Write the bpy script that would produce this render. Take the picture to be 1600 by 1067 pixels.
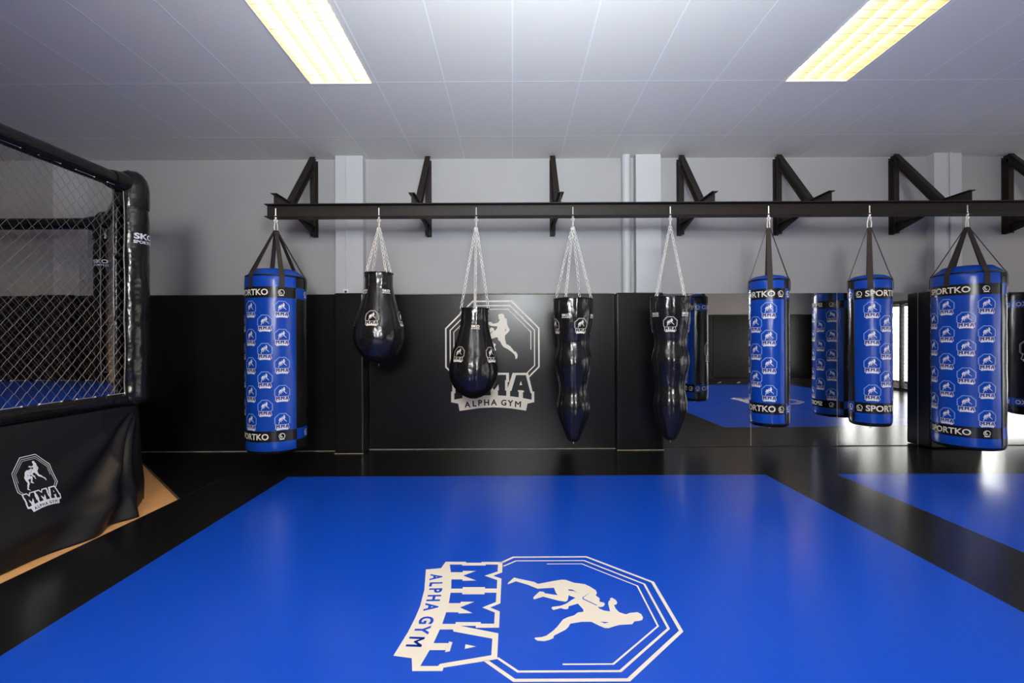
import bpy, bmesh, math, random
from mathutils import Vector, Matrix, noise
from mathutils.geometry import tessellate_polygon
for o in list(bpy.data.objects): bpy.data.objects.remove(o)
random.seed(7)
C = bpy.context.scene.collection
S = bpy.context.scene
PI = math.pi
R = math.radians

# ------------------------------------------------------------------ camera, world, exposure
EYE = 1.40
cd = bpy.data.cameras.new('camera'); cam = bpy.data.objects.new('camera', cd); C.objects.link(cam)
cd.sensor_width = 36.0; cd.lens = 756.0/1600.0*36.0; cd.clip_start = 0.05; cd.clip_end = 100
cam.matrix_world = Matrix.Translation((0, 0, EYE)) @ Matrix.Rotation(PI/2, 4, 'X') @ Matrix.Rotation(-0.0048, 4, 'Z')
S.camera = cam
w = bpy.data.worlds.new('world'); S.world = w; w.use_nodes = True
w.node_tree.nodes['Background'].inputs[0].default_value = (0.55, 0.68, 0.95, 1)
w.node_tree.nodes['Background'].inputs[1].default_value = 1.0
S.view_settings.view_transform = 'Standard'; S.view_settings.look = 'None'
S.view_settings.gamma = 1; S.view_settings.use_curve_mapping = False
S.view_settings.exposure = 0.58
TUBE_E = 13.0          # fluorescent tubes
WIN_R = 3.6            # frosted daylight windows, right wall
WIN_B = 55.0            # frosted daylight windows, wall behind the camera

# photographer's strobe on a stand beside the camera, aimed up at the ceiling ahead
fl = bpy.data.lights.new('strobe', 'AREA'); fl.shape = 'DISK'; fl.size = 0.45; fl.energy = 112; fl.spread = R(115); fl.color = (0.84, 0.93, 1.0)
flo = bpy.data.objects.new('strobe', fl); C.objects.link(flo); flo.location = (0.25, 0.25, 2.35)
flo.rotation_euler = (Vector((0.3, 1.75, 3.8))-Vector(flo.location)).to_track_quat('-Z', 'Y').to_euler()

# ------------------------------------------------------------------ materials
MATS = {}
def mat(name, col, rough=0.5, metal=0.0, spec=0.5, emit=None, es=0.0, bump=0.0, bscale=20.0, stretch=(1, 1, 1),
        var=0.0, rvar=0.0, coat=0.0, detail=4.0):
    m = bpy.data.materials.new(name); m.use_nodes = True; nt = m.node_tree; N = nt.nodes; L = nt.links
    b = N['Principled BSDF']
    b.inputs['Base Color'].default_value = (*col, 1); b.inputs['Roughness'].default_value = rough
    b.inputs['Metallic'].default_value = metal; b.inputs['Specular IOR Level'].default_value = spec
    b.inputs['Coat Weight'].default_value = coat
    if emit: b.inputs['Emission Color'].default_value = (*emit, 1); b.inputs['Emission Strength'].default_value = es
    if bump or var or rvar:
        tc = N.new('ShaderNodeTexCoord'); mp = N.new('ShaderNodeMapping'); mp.inputs['Scale'].default_value = stretch
        L.new(tc.outputs['Object'], mp.inputs['Vector'])
        nz = N.new('ShaderNodeTexNoise'); nz.inputs['Scale'].default_value = bscale; nz.inputs['Detail'].default_value = detail
        L.new(mp.outputs['Vector'], nz.inputs['Vector'])
        if bump:
            bp = N.new('ShaderNodeBump'); bp.inputs['Strength'].default_value = bump; bp.inputs['Distance'].default_value = 0.02
            L.new(nz.outputs['Fac'], bp.inputs['Height']); L.new(bp.outputs['Normal'], b.inputs['Normal'])
        if var:
            rp = N.new('ShaderNodeMapRange'); rp.inputs['To Min'].default_value = 1-var; rp.inputs['To Max'].default_value = 1+var
            rp.inputs['From Min'].default_value = 0.3; rp.inputs['From Max'].default_value = 0.7
            L.new(nz.outputs['Fac'], rp.inputs['Value'])
            mx = N.new('ShaderNodeVectorMath'); mx.operation = 'SCALE'; mx.inputs[0].default_value = col
            L.new(rp.outputs['Result'], mx.inputs['Scale']); L.new(mx.outputs['Vector'], b.inputs['Base Color'])
        if rvar:
            r2 = N.new('ShaderNodeMapRange'); r2.inputs['To Min'].default_value = max(0.02, rough-rvar); r2.inputs['To Max'].default_value = rough+rvar
            r2.inputs['From Min'].default_value = 0.3; r2.inputs['From Max'].default_value = 0.7
            L.new(nz.outputs['Fac'], r2.inputs['Value']); L.new(r2.outputs['Result'], b.inputs['Roughness'])
    MATS[name] = m; return m
M_wall = mat('wall_paint', (0.385, 0.375, 0.365), 0.6, var=0.03, bscale=1.5, bump=0.02)
M_col = mat('column_paint', (0.52, 0.52, 0.52), 0.5)
M_pad = mat('black_wall_vinyl', (0.008, 0.0075, 0.0075), 0.28, spec=0.28, bump=0.003, bscale=2.0)
M_padseam = mat('pad_seam_edge', (0.05, 0.05, 0.052), 0.35)
M_black = mat('black_mat', (0.0085, 0.008, 0.008), 0.22, spec=0.5, bump=0.004, bscale=5, stretch=(0.4, 1.5, 1))
M_blue = mat('blue_mat', (0.005, 0.070, 0.56), 0.22, spec=0.5, bump=0.0015, bscale=2.5, stretch=(0.5, 1.2, 1))
M_bseam = mat('mat_edge', (0.10, 0.16, 0.45), 0.5)
M_seam = mat('black_mat_seam', (0.045, 0.045, 0.045), 0.5)
M_print = mat('cream_print', (0.80, 0.735, 0.62), 0.5)
M_white = mat('white_print', (0.72, 0.74, 0.80), 0.45)
M_navy = mat('navy_print', (0.010, 0.016, 0.16), 0.4)
M_ring = mat('pale_blue_print', (0.16, 0.30, 0.66), 0.4)
M_vblue = mat('blue_vinyl', (0.004, 0.058, 0.40), 0.27, spec=0.4, bump=0.16, bscale=9, stretch=(1, 1, 0.5))
M_vblack = mat('black_vinyl', (0.009, 0.009, 0.010), 0.27, spec=0.4, bump=0.16, bscale=9, stretch=(1, 1, 0.5))
M_leather = mat('glossy_black_leather', (0.010, 0.0085, 0.009), 0.22, bump=0.45, bscale=13, stretch=(1, 1, 0.8), detail=1.5)
M_strap = mat('webbing', (0.024, 0.017, 0.013), 0.7)
M_steel = mat('painted_steel', (0.020, 0.015, 0.012), 0.50, spec=0.25, bump=0.04, bscale=30, var=0.15)
M_chain = mat('zinc_chain', (0.85, 0.82, 0.76), 0.38, metal=0.75)
M_wire = mat('galvanised_wire', (0.30, 0.265, 0.235), 0.42, metal=0.75)
M_wood = mat('plywood', (0.85, 0.44, 0.17), 0.55, var=0.10, bscale=14, stretch=(1, 4, 1))
M_mirror = mat('mirror_glass', (0.86, 0.88, 0.88), 0.015, metal=1.0)
M_refl = mat('lamp_reflector', (0.93, 0.83, 0.66), 0.25, metal=0.95)
M_blade = mat('louvre_blade', (0.66, 0.52, 0.34), 0.35, metal=0.5)
M_lampframe = mat('lamp_frame', (0.8, 0.78, 0.72), 0.4)
M_tube = mat('fluorescent_tube', (1, 1, 1), 0.5, emit=(1.0, 0.77, 0.48), es=TUBE_E)
M_winr = mat('daylight_pane_right', (0.9, 0.9, 0.9), 0.5, emit=(1.0, 0.98, 0.93), es=WIN_R)
M_winb = mat('daylight_pane_back', (0.9, 0.9, 0.9), 0.5, emit=(0.96, 0.97, 0.96), es=WIN_B)
M_frame = mat('window_frame_dark', (0.03, 0.02, 0.018), 0.5)
M_white2 = mat('white_plastic', (0.75, 0.75, 0.72), 0.4)
M_piping = mat('vinyl_piping', (0.22, 0.21, 0.20), 0.22, coat=0.5)
M_cagepad = mat('cage_pad_vinyl', (0.009, 0.0075, 0.007), 0.20, spec=0.4, bump=0.5, bscale=9, detail=2)
M_curtain = mat('curtain_vinyl', (0.008, 0.007, 0.008), 0.42, spec=0.35, bump=0.10, bscale=6)
M_tape = mat('white_tape', (0.75, 0.75, 0.75), 0.5)
M_batten = mat('pad_top_batten', (0.34, 0.29, 0.23), 0.7, var=0.3, bscale=12)

# ceiling: painted tiles with raised joint strips
def ceiling_mat():
    m = bpy.data.materials.new('ceiling_tiles'); m.use_nodes = True; nt = m.node_tree; N = nt.nodes; L = nt.links
    b = N['Principled BSDF']; b.inputs['Roughness'].default_value = 0.55
    tc = N.new('ShaderNodeTexCoord'); sp = N.new('ShaderNodeSeparateXYZ'); L.new(tc.outputs['Object'], sp.inputs[0])
    outs = []
    for ax, per, off in (('X', 0.633, -1.885), ('Y', 1.195, 4.52)):
        a = N.new('ShaderNodeMath'); a.operation = 'SUBTRACT'; L.new(sp.outputs[ax], a.inputs[0]); a.inputs[1].default_value = off - per/2 + 100*per*-1
        f = N.new('ShaderNodeMath'); f.operation = 'MODULO'; L.new(a.outputs[0], f.inputs[0]); f.inputs[1].default_value = per
        d = N.new('ShaderNodeMath'); d.operation = 'SUBTRACT'; L.new(f.outputs[0], d.inputs[0]); d.inputs[1].default_value = per/2
        e = N.new('ShaderNodeMath'); e.operation = 'ABSOLUTE'; L.new(d.outputs[0], e.inputs[0])
        g = N.new('ShaderNodeMapRange'); g.inputs['From Min'].default_value = 0.005; g.inputs['From Max'].default_value = 0.009
        g.inputs['To Min'].default_value = 1 if ax == 'Y' else 0.7; g.inputs['To Max'].default_value = 0; L.new(e.outputs[0], g.inputs['Value']); outs.append(g)
    mx = N.new('ShaderNodeMath'); mx.operation = 'MAXIMUM'; L.new(outs[0].outputs[0], mx.inputs[0]); L.new(outs[1].outputs[0], mx.inputs[1])
    mix = N.new('ShaderNodeMix'); mix.data_type = 'RGBA'
    mix.inputs[6].default_value = (0.78, 0.745, 0.67, 1); mix.inputs[7].default_value = (0.95, 0.93, 0.89, 1)
    L.new(mx.outputs[0], mix.inputs[0]); L.new(mix.outputs[2], b.inputs['Base Color'])
    bp = N.new('ShaderNodeBump'); bp.inputs['Strength'].default_value = 0.4; bp.inputs['Distance'].default_value = 0.004
    L.new(mx.outputs[0], bp.inputs['Height']); L.new(bp.outputs['Normal'], b.inputs['Normal'])
    return m
M_ceil = ceiling_mat()

# ------------------------------------------------------------------ helpers
class MB:
    def __init__(s): s.v = []; s.f = []; s.m = []; s.mats = []
    def mi(s, m):
        if m not in s.mats: s.mats.append(m)
        return s.mats.index(m)
    def add(s, vs, fs, m):
        o = len(s.v); s.v += [tuple(v) for v in vs]; k = s.mi(m)
        for f in fs: s.f.append(tuple(i+o for i in f)); s.m.append(k)
    def box(s, a, b, m, M=None):
        x0, y0, z0 = a; x1, y1, z1 = b
        vs = [(x0,y0,z0),(x1,y0,z0),(x1,y1,z0),(x0,y1,z0),(x0,y0,z1),(x1,y0,z1),(x1,y1,z1),(x0,y1,z1)]
        if M: vs = [M @ Vector(v) for v in vs]
        s.add(vs, [(0,3,2,1),(4,5,6,7),(0,1,5,4),(1,2,6,5),(2,3,7,6),(3,0,4,7)], m)
    def prism(s, poly, z0, z1, m, side=None):
        n = len(poly); vs = [(x, y, z0) for x, y in poly] + [(x, y, z1) for x, y in poly]
        s.add(vs, [tuple(range(n))[::-1], tuple(range(n, 2*n))], m)
        s.add(vs, [(i, (i+1) % n, n+(i+1) % n, n+i) for i in range(n)], side or m)
    def tube(s, pts, r, m, seg=8, closed=False, cap=True):
        pts = [Vector(p) for p in pts]; n = len(pts); vs = []; up = None
        for i, p in enumerate(pts):
            if closed: t = pts[(i+1) % n]-pts[i-1]
            else: t = pts[min(i+1, n-1)]-pts[max(i-1, 0)]
            t.normalize()
            if up is None: up = Vector((0, 0, 1)) if abs(t.z) < .9 else Vector((1, 0, 0))
            a = t.cross(up).normalized(); b = a.cross(t).normalized(); up = b
            rr = r[i] if isinstance(r, (list, tuple)) else r
            for k in range(seg):
                q = 2*PI*k/seg; vs.append(p + (a*math.cos(q)+b*math.sin(q))*rr)
        fs = []
        for i in range(n if closed else n-1):
            j = (i+1) % n
            for k in range(seg):
                l = (k+1) % seg; fs.append((i*seg+k, i*seg+l, j*seg+l, j*seg+k))
        if cap and not closed: fs += [tuple(range(seg))[::-1], tuple((n-1)*seg+k for k in range(seg))]
        s.add(vs, fs, m)
    def build(s, name, parent=None, smooth=False, loc=None, **kw):
        me = bpy.data.meshes.new(name); me.from_pydata(s.v, [], s.f); 
        for m in s.mats: me.materials.append(m)
        me.polygons.foreach_set('material_index', s.m)
        if smooth: me.polygons.foreach_set('use_smooth', [True]*len(s.f))
        me.update()
        bm = bmesh.new(); bm.from_mesh(me); bmesh.ops.recalc_face_normals(bm, faces=bm.faces) if kw.get('recalc', True) else None
        bm.to_mesh(me); bm.free()
        if smooth and kw.get('angle'): me.set_sharp_from_angle(angle=R(kw['angle']))
        o = bpy.data.objects.new(name, me); C.objects.link(o)
        if parent: o.parent = parent
        if loc: o.location = loc
        return o
def tag(o, label=None, cat=None, group=None, kind=None):
    if label: o['label'] = label
    if cat: o['category'] = cat
    if group: o['group'] = group
    if kind: o['kind'] = kind
    return o
def empty(name, loc, rz=0.0, label=None, cat=None, group=None):
    o = bpy.data.objects.new(name, None); C.objects.link(o); o.location = loc; o.rotation_euler = (0, 0, rz)
    o.empty_display_size = 0.1
    return tag(o, label, cat, group)
def copy_tree(o, parent=None):
    c = o.copy(); C.objects.link(c)
    if parent is not None: c.parent = parent
    for ch in list(o.children): copy_tree(ch, c)
    return c
def bevel(o, wdt=0.01, seg=2):
    b = o.modifiers.new('bevel', 'BEVEL'); b.width = wdt; b.segments = seg; b.limit_method = 'ANGLE'; b.angle_limit = R(40)
    return o

# ---- flat print artwork (triangles in a u,v plane), later wrapped on whatever it is printed on
def tess(outer, holes=()):
    polys = [[Vector((x, y, 0)) for x, y in outer]] + [[Vector((x, y, 0)) for x, y in h] for h in holes]
    flat = [(p.x, p.y) for q in polys for p in q]
    return flat, [tuple(t) for t in tessellate_polygon(polys)]
def stroke(pts, wd):
    n = len(pts); vs = []
    P = [Vector(p) for p in pts]
    for i in range(n):
        a = (P[i]-P[i-1]).normalized() if i else (P[1]-P[0]).normalized()
        b = (P[i+1]-P[i]).normalized() if i < n-1 else a
        na = Vector((-a.y, a.x)); nb = Vector((-b.y, b.x)); m = (na+nb).normalized(); k = wd/2/max(0.5, m.dot(na))
        vs += [tuple(P[i]+m*k), tuple(P[i]-m*k)]
    fs = []
    for i in range(n-1): fs += [(2*i, 2*i+1, 2*i+3), (2*i, 2*i+3, 2*i+2)]
    return vs, fs
def merge(parts):
    v = []; f = []
    for a, b in parts:
        o = len(v); v += list(a); f += [tuple(i+o for i in t) for t in b]
    return v, f
def xf(art, s=1.0, dx=0.0, dy=0.0, rot=0.0, sx=1.0):
    c, q = math.cos(rot), math.sin(rot)
    return [((x*sx*c-y*q)*s+dx, (x*sx*q+y*c)*s+dy) for x, y in art[0]], art[1]
_tx = {}
def text_art(s, bold=0.02, res=3, sx=1.0):
    key = (s, bold, sx)
    if key in _tx: return _tx[key]
    cu = bpy.data.curves.new('glyphs', 'FONT'); cu.body = s; cu.align_x = 'CENTER'; cu.align_y = 'CENTER'; cu.size = 1.0
    cu.offset = bold; cu.resolution_u = res; cu.fill_mode = 'BOTH' if hasattr(cu, 'fill_mode') else cu.fill_mode
    o = bpy.data.objects.new('glyphs', cu); C.objects.link(o)
    dg = bpy.context.evaluated_depsgraph_get(); me = bpy.data.meshes.new_from_object(o.evaluated_get(dg))
    me.calc_loop_triangles()
    xs = [v.co.x for v in me.vertices]; ys = [v.co.y for v in me.vertices]
    cx = (min(xs)+max(xs))/2; cy = (min(ys)+max(ys))/2; h = max(ys)-min(ys)
    vs = [((v.co.x-cx)/h*sx, (v.co.y-cy)/h) for v in me.vertices]; fs = [tuple(t.vertices) for t in me.loop_triangles]
    bpy.data.objects.remove(o); bpy.data.curves.remove(cu); bpy.data.meshes.remove(me)
    _tx[key] = (vs, fs); return _tx[key]
def cut(art, step=0.1, axis=0):
    """split the triangles at regular u so the print can bend round a curved surface"""
    bm = bmesh.new(); bv = [bm.verts.new((x, y, 0)) for x, y in art[0]]
    for t in art[1]:
        try: bm.faces.new([bv[i] for i in t])
        except ValueError: pass
    lo = min(p[axis] for p in art[0]); hi = max(p[axis] for p in art[0])
    k = math.floor(lo/step)+1
    while k*step < hi:
        no = (1, 0, 0) if axis == 0 else (0, 1, 0); co = (k*step, 0, 0) if axis == 0 else (0, k*step, 0)
        bmesh.ops.bisect_plane(bm, geom=bm.verts[:]+bm.edges[:]+bm.faces[:], plane_co=co, plane_no=no); k += 1
    bm.verts.index_update(); out = [(v.co.x, v.co.y) for v in bm.verts], [tuple(v.index for v in f.verts) for f in bm.faces]
    bm.free(); return out
def put(mb, art, fn, m):
    mb.add([fn(x, y) for x, y in art[0]], art[1], m)

FIG = [(-0.1899,-0.2336),(-0.2043,-0.2318),(-0.2602,-0.2012),(-0.248,-0.1792),(-0.2146,-0.1022),(-0.1932,-0.0816),(-0.2215,-0.0049),(-0.2339,0.0352),(-0.2337,0.0595),(-0.203,0.0994),(-0.1891,0.1503),(-0.1672,0.1707),(-0.13,0.1951),(-0.1031,0.1965),(-0.0812,0.1867),(-0.0552,0.2012),(-0.0259,0.195),(-0.0175,0.2135),(-0.0035,0.2161),(0.0149,0.2051),(0.0204,0.1888),(0.0147,0.1802),(0.0306,0.1826),(0.0487,0.2009),(0.0559,0.2275),(-0.0091,0.2318),(-0.0297,0.2381),(-0.0379,0.2465),(-0.0548,0.2499),(-0.0607,0.2602),(-0.0394,0.2738),(-0.0169,0.2756),(-0.0006,0.2676),(0.0033,0.2558),(0.0352,0.2577),(0.0624,0.2669),(0.0801,0.2928),(0.0682,0.3127),(0.0631,0.3482),(0.0784,0.3613),(0.1045,0.3618),(0.1227,0.3536),(0.1298,0.3392),(0.1332,0.3176),(0.1544,0.302),(0.1595,0.2454),(0.1711,0.2184),(0.1826,0.1957),(0.1811,0.1798),(0.1637,0.1587),(0.1352,0.1306),(0.1349,0.0892),(0.1487,0.0379),(0.173,0.0268),(0.192,0.0125),(0.2326,-0.0394),(0.2487,-0.0427),(0.2613,-0.0613),(0.2686,-0.0813),(0.2653,-0.1083),(0.2526,-0.1201),(0.2449,-0.1182),(0.2419,-0.0913),(0.2324,-0.071),(0.1996,-0.0406),(0.1657,-0.0173),(0.1162,0.0104),(0.0981,0.0355),(0.0857,0.0624),(0.0631,0.0824),(0.0572,0.1082),(0.0378,0.1097),(-0.0103,0.0925),(0.0119,0.0477),(0.0333,0.0422),(0.0371,0.0296),(0.0275,0.0089),(0.0421,-0.0251),(0.0287,-0.0326),(0.0169,-0.0295),(0.0076,0.0109),(-0.0108,0.0393),(-0.0396,0.065),(-0.0605,0.088),(-0.0841,0.0576),(-0.0566,0.0526),(-0.0355,0.0466),(-0.0273,0.0367),(-0.0359,0.0063),(-0.0722,-0.0631),(-0.0579,-0.0912),(-0.0478,-0.1075),(-0.0581,-0.1124),(-0.0709,-0.1087),(-0.1208,-0.0785),(-0.1171,-0.0602),(-0.1027,-0.0519),(-0.0846,0.0064),(-0.1094,-0.0005),(-0.1548,-0.0058),(-0.1464,-0.0865),(-0.1842,-0.1323),(-0.2204,-0.1917)]
FH1 = [(-0.1404,0.0623),(-0.1338,0.0859),(-0.1031,0.1028),(-0.122,0.0867),(-0.1267,0.064)]
FH2 = [(-0.1078,0.1649),(-0.0645,0.1271),(-0.0534,0.1245),(0.0026,0.1788),(0.0075,0.1755),(-0.0492,0.1194),(-0.0645,0.1216)]
FH3 = [(0.1341,0.1681),(0.1394,0.2064),(0.1478,0.1862)]
LOUT = [(-0.352,-0.6703),(-0.3664,-0.592),(-0.441,-0.577),(-0.4395,-0.4652),(-0.4282,-0.4616),(-0.4282,-0.3806),(-0.4374,-0.3793),(-0.4362,-0.2635),(-0.3147,-0.2635),(-0.28,-0.3091),(-0.248,-0.2655),(-0.0159,-0.2656),(0.0191,-0.3112),(0.0518,-0.2666),(0.1746,-0.2666),(0.1755,-0.3651),(0.1608,-0.3662),(0.1603,-0.4328),(0.2142,-0.2685),(0.3773,-0.2685),(0.3807,-0.2812),(0.4248,-0.4669),(0.4431,-0.4678),(0.4423,-0.5793),(0.3700,-0.5959),(0.3546,-0.6703),(0.2029,-0.6462),(0.1023,-0.6372),(0.0063,-0.633),(-0.1439,-0.6405)]
LM1 = [(-0.4077,-0.5503),(-0.407,-0.4837),(-0.3957,-0.4812),(-0.3950,-0.3540),(-0.4057,-0.3545),(-0.405,-0.2879),(-0.3255,-0.2875),(-0.2805,-0.3539),(-0.2333,-0.2865),(-0.1498,-0.2864),(-0.1500,-0.3445),(-0.1642,-0.3449),(-0.1653,-0.4546),(-0.1502,-0.4542),(-0.1507,-0.5102),(-0.243,-0.5206),(-0.2424,-0.4636),(-0.2286,-0.4628),(-0.2306,-0.3937),(-0.2826,-0.4648),(-0.3333,-0.4013),(-0.334,-0.4717),(-0.3194,-0.4715),(-0.32,-0.5334)]
LM2 = [(-0.1122,-0.5083),(-0.1117,-0.452),(-0.0973,-0.4505),(-0.0963,-0.344),(-0.1107,-0.3442),(-0.1101,-0.2869),(-0.0264,-0.287),(0.0187,-0.3478),(0.0602,-0.2885),(0.1457,-0.2885),(0.1452,-0.3452),(0.1337,-0.347),(0.1328,-0.4554),(0.1461,-0.4539),(0.1456,-0.5116),(0.0564,-0.5068),(0.0569,-0.4519),(0.0665,-0.4508),(0.0641,-0.3879),(0.0179,-0.4491),(-0.0304,-0.3878),(-0.0309,-0.4504),(-0.0186,-0.4508),(-0.019,-0.5048)]
LA = [(0.1854,-0.516),(0.1859,-0.4603),(0.2002,-0.4571),(0.2505,-0.292),(0.3546,-0.292),(0.4032,-0.4826),(0.4153,-0.4884),(0.4148,-0.5549),(0.3215,-0.5358),(0.322,-0.472),(0.3352,-0.474),(0.3295,-0.4555),(0.2729,-0.4517),(0.2665,-0.4675),(0.2782,-0.466),(0.2777,-0.5278)]
LAT = [(0.2864,-0.3982),(0.3004,-0.3543),(0.3151,-0.3982)]
RING1 = [(-0.425,-0.272),(-0.494,-0.204),(-0.494,0.205),(-0.205,0.494),(0.205,0.494),(0.494,0.205),(0.494,-0.204),(0.385,-0.312)]
RING2 = [(-0.385,-0.258),(-0.448,-0.190),(-0.448,0.186),(-0.187,0.447),(0.187,0.447),(0.448,0.186),(0.448,-0.190),(0.370,-0.268)]
RING3 = [(-0.409,-0.022),(-0.409,0.168),(-0.169,0.408),(0.169,0.408),(0.409,0.168),(0.409,-0.022)]
WORD = [('A',-0.2676,-0.6021),('L',-0.1925,-0.5922),('P',-0.132,-0.585),('H',-0.0637,-0.5815),('A',0.0137,-0.5800),('G',0.1182,-0.5840),('Y',0.1891,-0.5896),('M',0.2694,-0.6019)]
art_letters = merge([tess(LOUT, [LM1, LM2, LA]), tess(LAT)])
art_fig = tess(FIG, [FH1, FH2, FH3]); art_fig_s = tess(FIG)
art_rings = merge([stroke(RING1, 0.016), stroke(RING2, 0.011), stroke(RING3, 0.008)])
art_rings_s = merge([stroke(RING1, 0.016), stroke([(a*0.985, b*0.985) for a, b in RING2], 0.016)])
art_word = merge([xf(text_art(ch, 0.0 if ch == 'M' else 0.034), 0.064, x+q, y, -x*0.22) for ch, x, y in WORD for q in ((-.0022, .0022) if ch == 'M' else (0,))])
art_logo = merge([art_letters, art_fig, art_rings])
art_badge = cut(merge([art_letters, art_fig_s]), 0.125)
art_badge_fill = cut(merge([tess(LM1), tess(LM2), tess(LA, [LAT])]), 0.125)
art_badge_ring = cut(stroke([(a*.955, b*.955) for a, b in RING1], 0.062), 0.125)
art_badge_l = cut(merge([art_letters, art_fig_s, stroke(RING1, 0.022), stroke([(a*1.0, b*1.0) for a, b in RING2], 0.010)]), 0.125)
def sportko(h=0.065, L=0.40):
    t = text_art('SPORTKO', 0.022, sx=1.0); wd = max(x for x, y in t[0])-min(x for x, y in t[0])
    return cut(([(x/wd*L, y*h) for x, y in t[0]], t[1]), 0.02)
def circ(r, n=20, a0=0, a1=2*PI): return [(r*math.cos(a0+(a1-a0)*i/n), r*math.sin(a0+(a1-a0)*i/n)) for i in range(n+1)]
def emblem(r=0.028):
    sw = [(0.62*math.cos(a)*(1-(a-1.9)*0.17), 0.62*math.sin(a)*(1-(a-1.9)*0.17)) for a in [1.9+0.4*k for k in range(10)]]
    sw = [(x*r, y*r) for x, y in sw]
    return cut(merge([stroke(circ(r, 20), r*0.2), stroke(sw, r*0.28), stroke([(-r*0.9, -r*1.2), (r*0.9, -r*1.2)], r*0.22)]), 0.02)
art_sportko = sportko(); art_emblem = emblem()
def sk_label(s=1.0):
    a = xf(text_art('SKO', 0.04), 0.055*s, 0, 0.03*s, sx=1.35); b = xf(text_art('SPORTKO', 0.03), 0.028*s, 0, -0.022*s, sx=1.15)
    return cut(merge([a, b]), 0.02)
art_sk = sk_label()

# ------------------------------------------------------------------ room shell
ZC = 3.825; YW = 6.42; XL = -9.2; XR = 10.6; YB = -4.2
def struct(o): o['kind'] = 'structure'; return o
mb = MB(); mb.box((XL-.2, YB-.2, -0.2), (XR+.2, YW+.2, -0.03), M_wood); struct(mb.build('floor'))
mb = MB(); mb.box((XL-.2, YW, -0.03), (XR+.2, YW+.2, ZC+.15), M_wall); struct(mb.build('wall_front'))
mb = MB(); mb.box((XL-.2, YB, -0.03), (XL, YW, ZC+.15), M_wall); struct(mb.build('wall_left'))
def wall_with_holes(name, axis, pos, thick, a0, a1, holes, z0=-0.03, z1=ZC+.15):
    mb = MB(); bs = sorted({a0, a1, *[h[0] for h in holes], *[h[1] for h in holes]}); zs = sorted({z0, z1, *[h[2] for h in holes], *[h[3] for h in holes]})
    for i in range(len(bs)-1):
        for j in range(len(zs)-1):
            ca = (bs[i]+bs[i+1])/2; cz = (zs[j]+zs[j+1])/2
            if any(h[0] < ca < h[1] and h[2] < cz < h[3] for h in holes): continue
            if axis == 'x': mb.box((pos, bs[i], zs[j]), (pos+thick, bs[i+1], zs[j+1]), M_wall)
            else: mb.box((bs[i], pos, zs[j]), (bs[i+1], pos+thick, zs[j+1]), M_wall)
    return struct(mb.build(name))
RW = [(-2.9, -1.3, 0.15, 2.30), (-0.9, 0.9, 0.15, 2.30), (1.5, 2.9, 0.15, 2.30), (3.6, 5.2, 0.15, 2.30)]
wall_with_holes('wall_right', 'x', XR, 0.2, YB, YW, RW)
BW = [(-0.60, 1.0, 2.25, 3.45)]
wall_with_holes('wall_back', 'y', YB-.2, 0.2, XL-.2, XR+.2, BW)
k = 0
for (a, b, c, d) in RW:
    k += 1; g = MB(); g.box((XR+.12, a, c), (XR+.14, b, d), M_winr); w_ = struct(g.build('window_%d' % k))
    f = MB()
    for (y0, y1, z0, z1) in ((a, b, c, c+.06), (a, b, d-.06, d), (a, a+.06, c, d), (b-.06, b, c, d), ((a+b)/2-.03, (a+b)/2+.03, c, d)):
        f.box((XR+.02, y0, z0), (XR+.10, y1, z1), M_frame)
    f.build('window_frame', w_)
for (a, b, c, d) in BW:
    k += 1; g = MB(); g.box((a, YB-.14, c), (b, YB-.12, d), M_winb); w_ = struct(g.build('window_%d' % k))
    f = MB()
    for (x0, x1, z0, z1) in ((a, b, c, c+.06), (a, b, d-.06, d), (a, a+.06, c, d), (b-.06, b, c, d), ((a+b)/2-.03, (a+b)/2+.03, c, d)):
        f.box((x0, YB-.10, z0), (x1, YB-.02, z1), M_col)
    f.build('window_frame', w_)

# ceiling with openings for the recessed lights
LX = [-6.33, -1.5875, 2.855, 7.30]; LY = [3.94, 0.35, -2.6]; LW, LL = 0.595, 1.20
mb = MB(); xs = sorted({XL-.2, XR+.2, *[x+s*LW/2 for x in LX for s in (-1, 1)]}); ys = sorted({YB-.2, YW+.0, *[y+s*LL/2 for y in LY for s in (-1, 1)]})
for i in range(len(xs)-1):
    for j in range(len(ys)-1):
        cx = (xs[i]+xs[i+1])/2; cy = (ys[j]+ys[j+1])/2
        if any(abs(cx-x) < .2 for x in LX) and any(abs(cy-y) < .3 for y in LY): continue
        mb.box((xs[i], ys[j], ZC), (xs[i+1], ys[j+1], ZC+.15), M_ceil)
struct(mb.build('ceiling'))

# columns and services on the front wall
def column(n, x0, x1, yf, conduit=None):
    mb = MB(); mb.box((x0, yf, 0), (x1, YW, ZC), M_col); o = struct(mb.build('trim_%d' % n))
column(1, -5.96, -5.62, 6.29); column(2, -2.287, -1.929, 6.287); column(3, 1.62, 1.945, 6.29); column(4, 5.50, 5.857, 6.29)
def pipe(x, y, r, label, name='wall_pipe', z0=2.0):
    mb = MB(); mb.tube([(x, y, z0), (x, y, ZC)], r, M_col, 20)
    return tag(mb.build(name, smooth=True, angle=50), label, 'pipe')
pipe(1.504, 6.335, 0.058, 'thick white vertical pipe left of the middle wall column')
pipe(-2.146, 6.279, 0.008, 'thin white cable duct running down the left wall column to a socket', 'cable_conduit', 2.08)
pipe(5.70, 6.275, 0.014, 'thin grey conduit down the face of the right wall column', 'cable_conduit', 2.05)
mb = MB(); mb.box((-2.185, 6.262, 2.018), (-2.115, 6.287, 2.09), M_white2); so = bevel(mb.build('wall_socket'), .004)
tag(so, 'small white power socket on the left wall column just above the black pads', 'socket')
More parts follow.
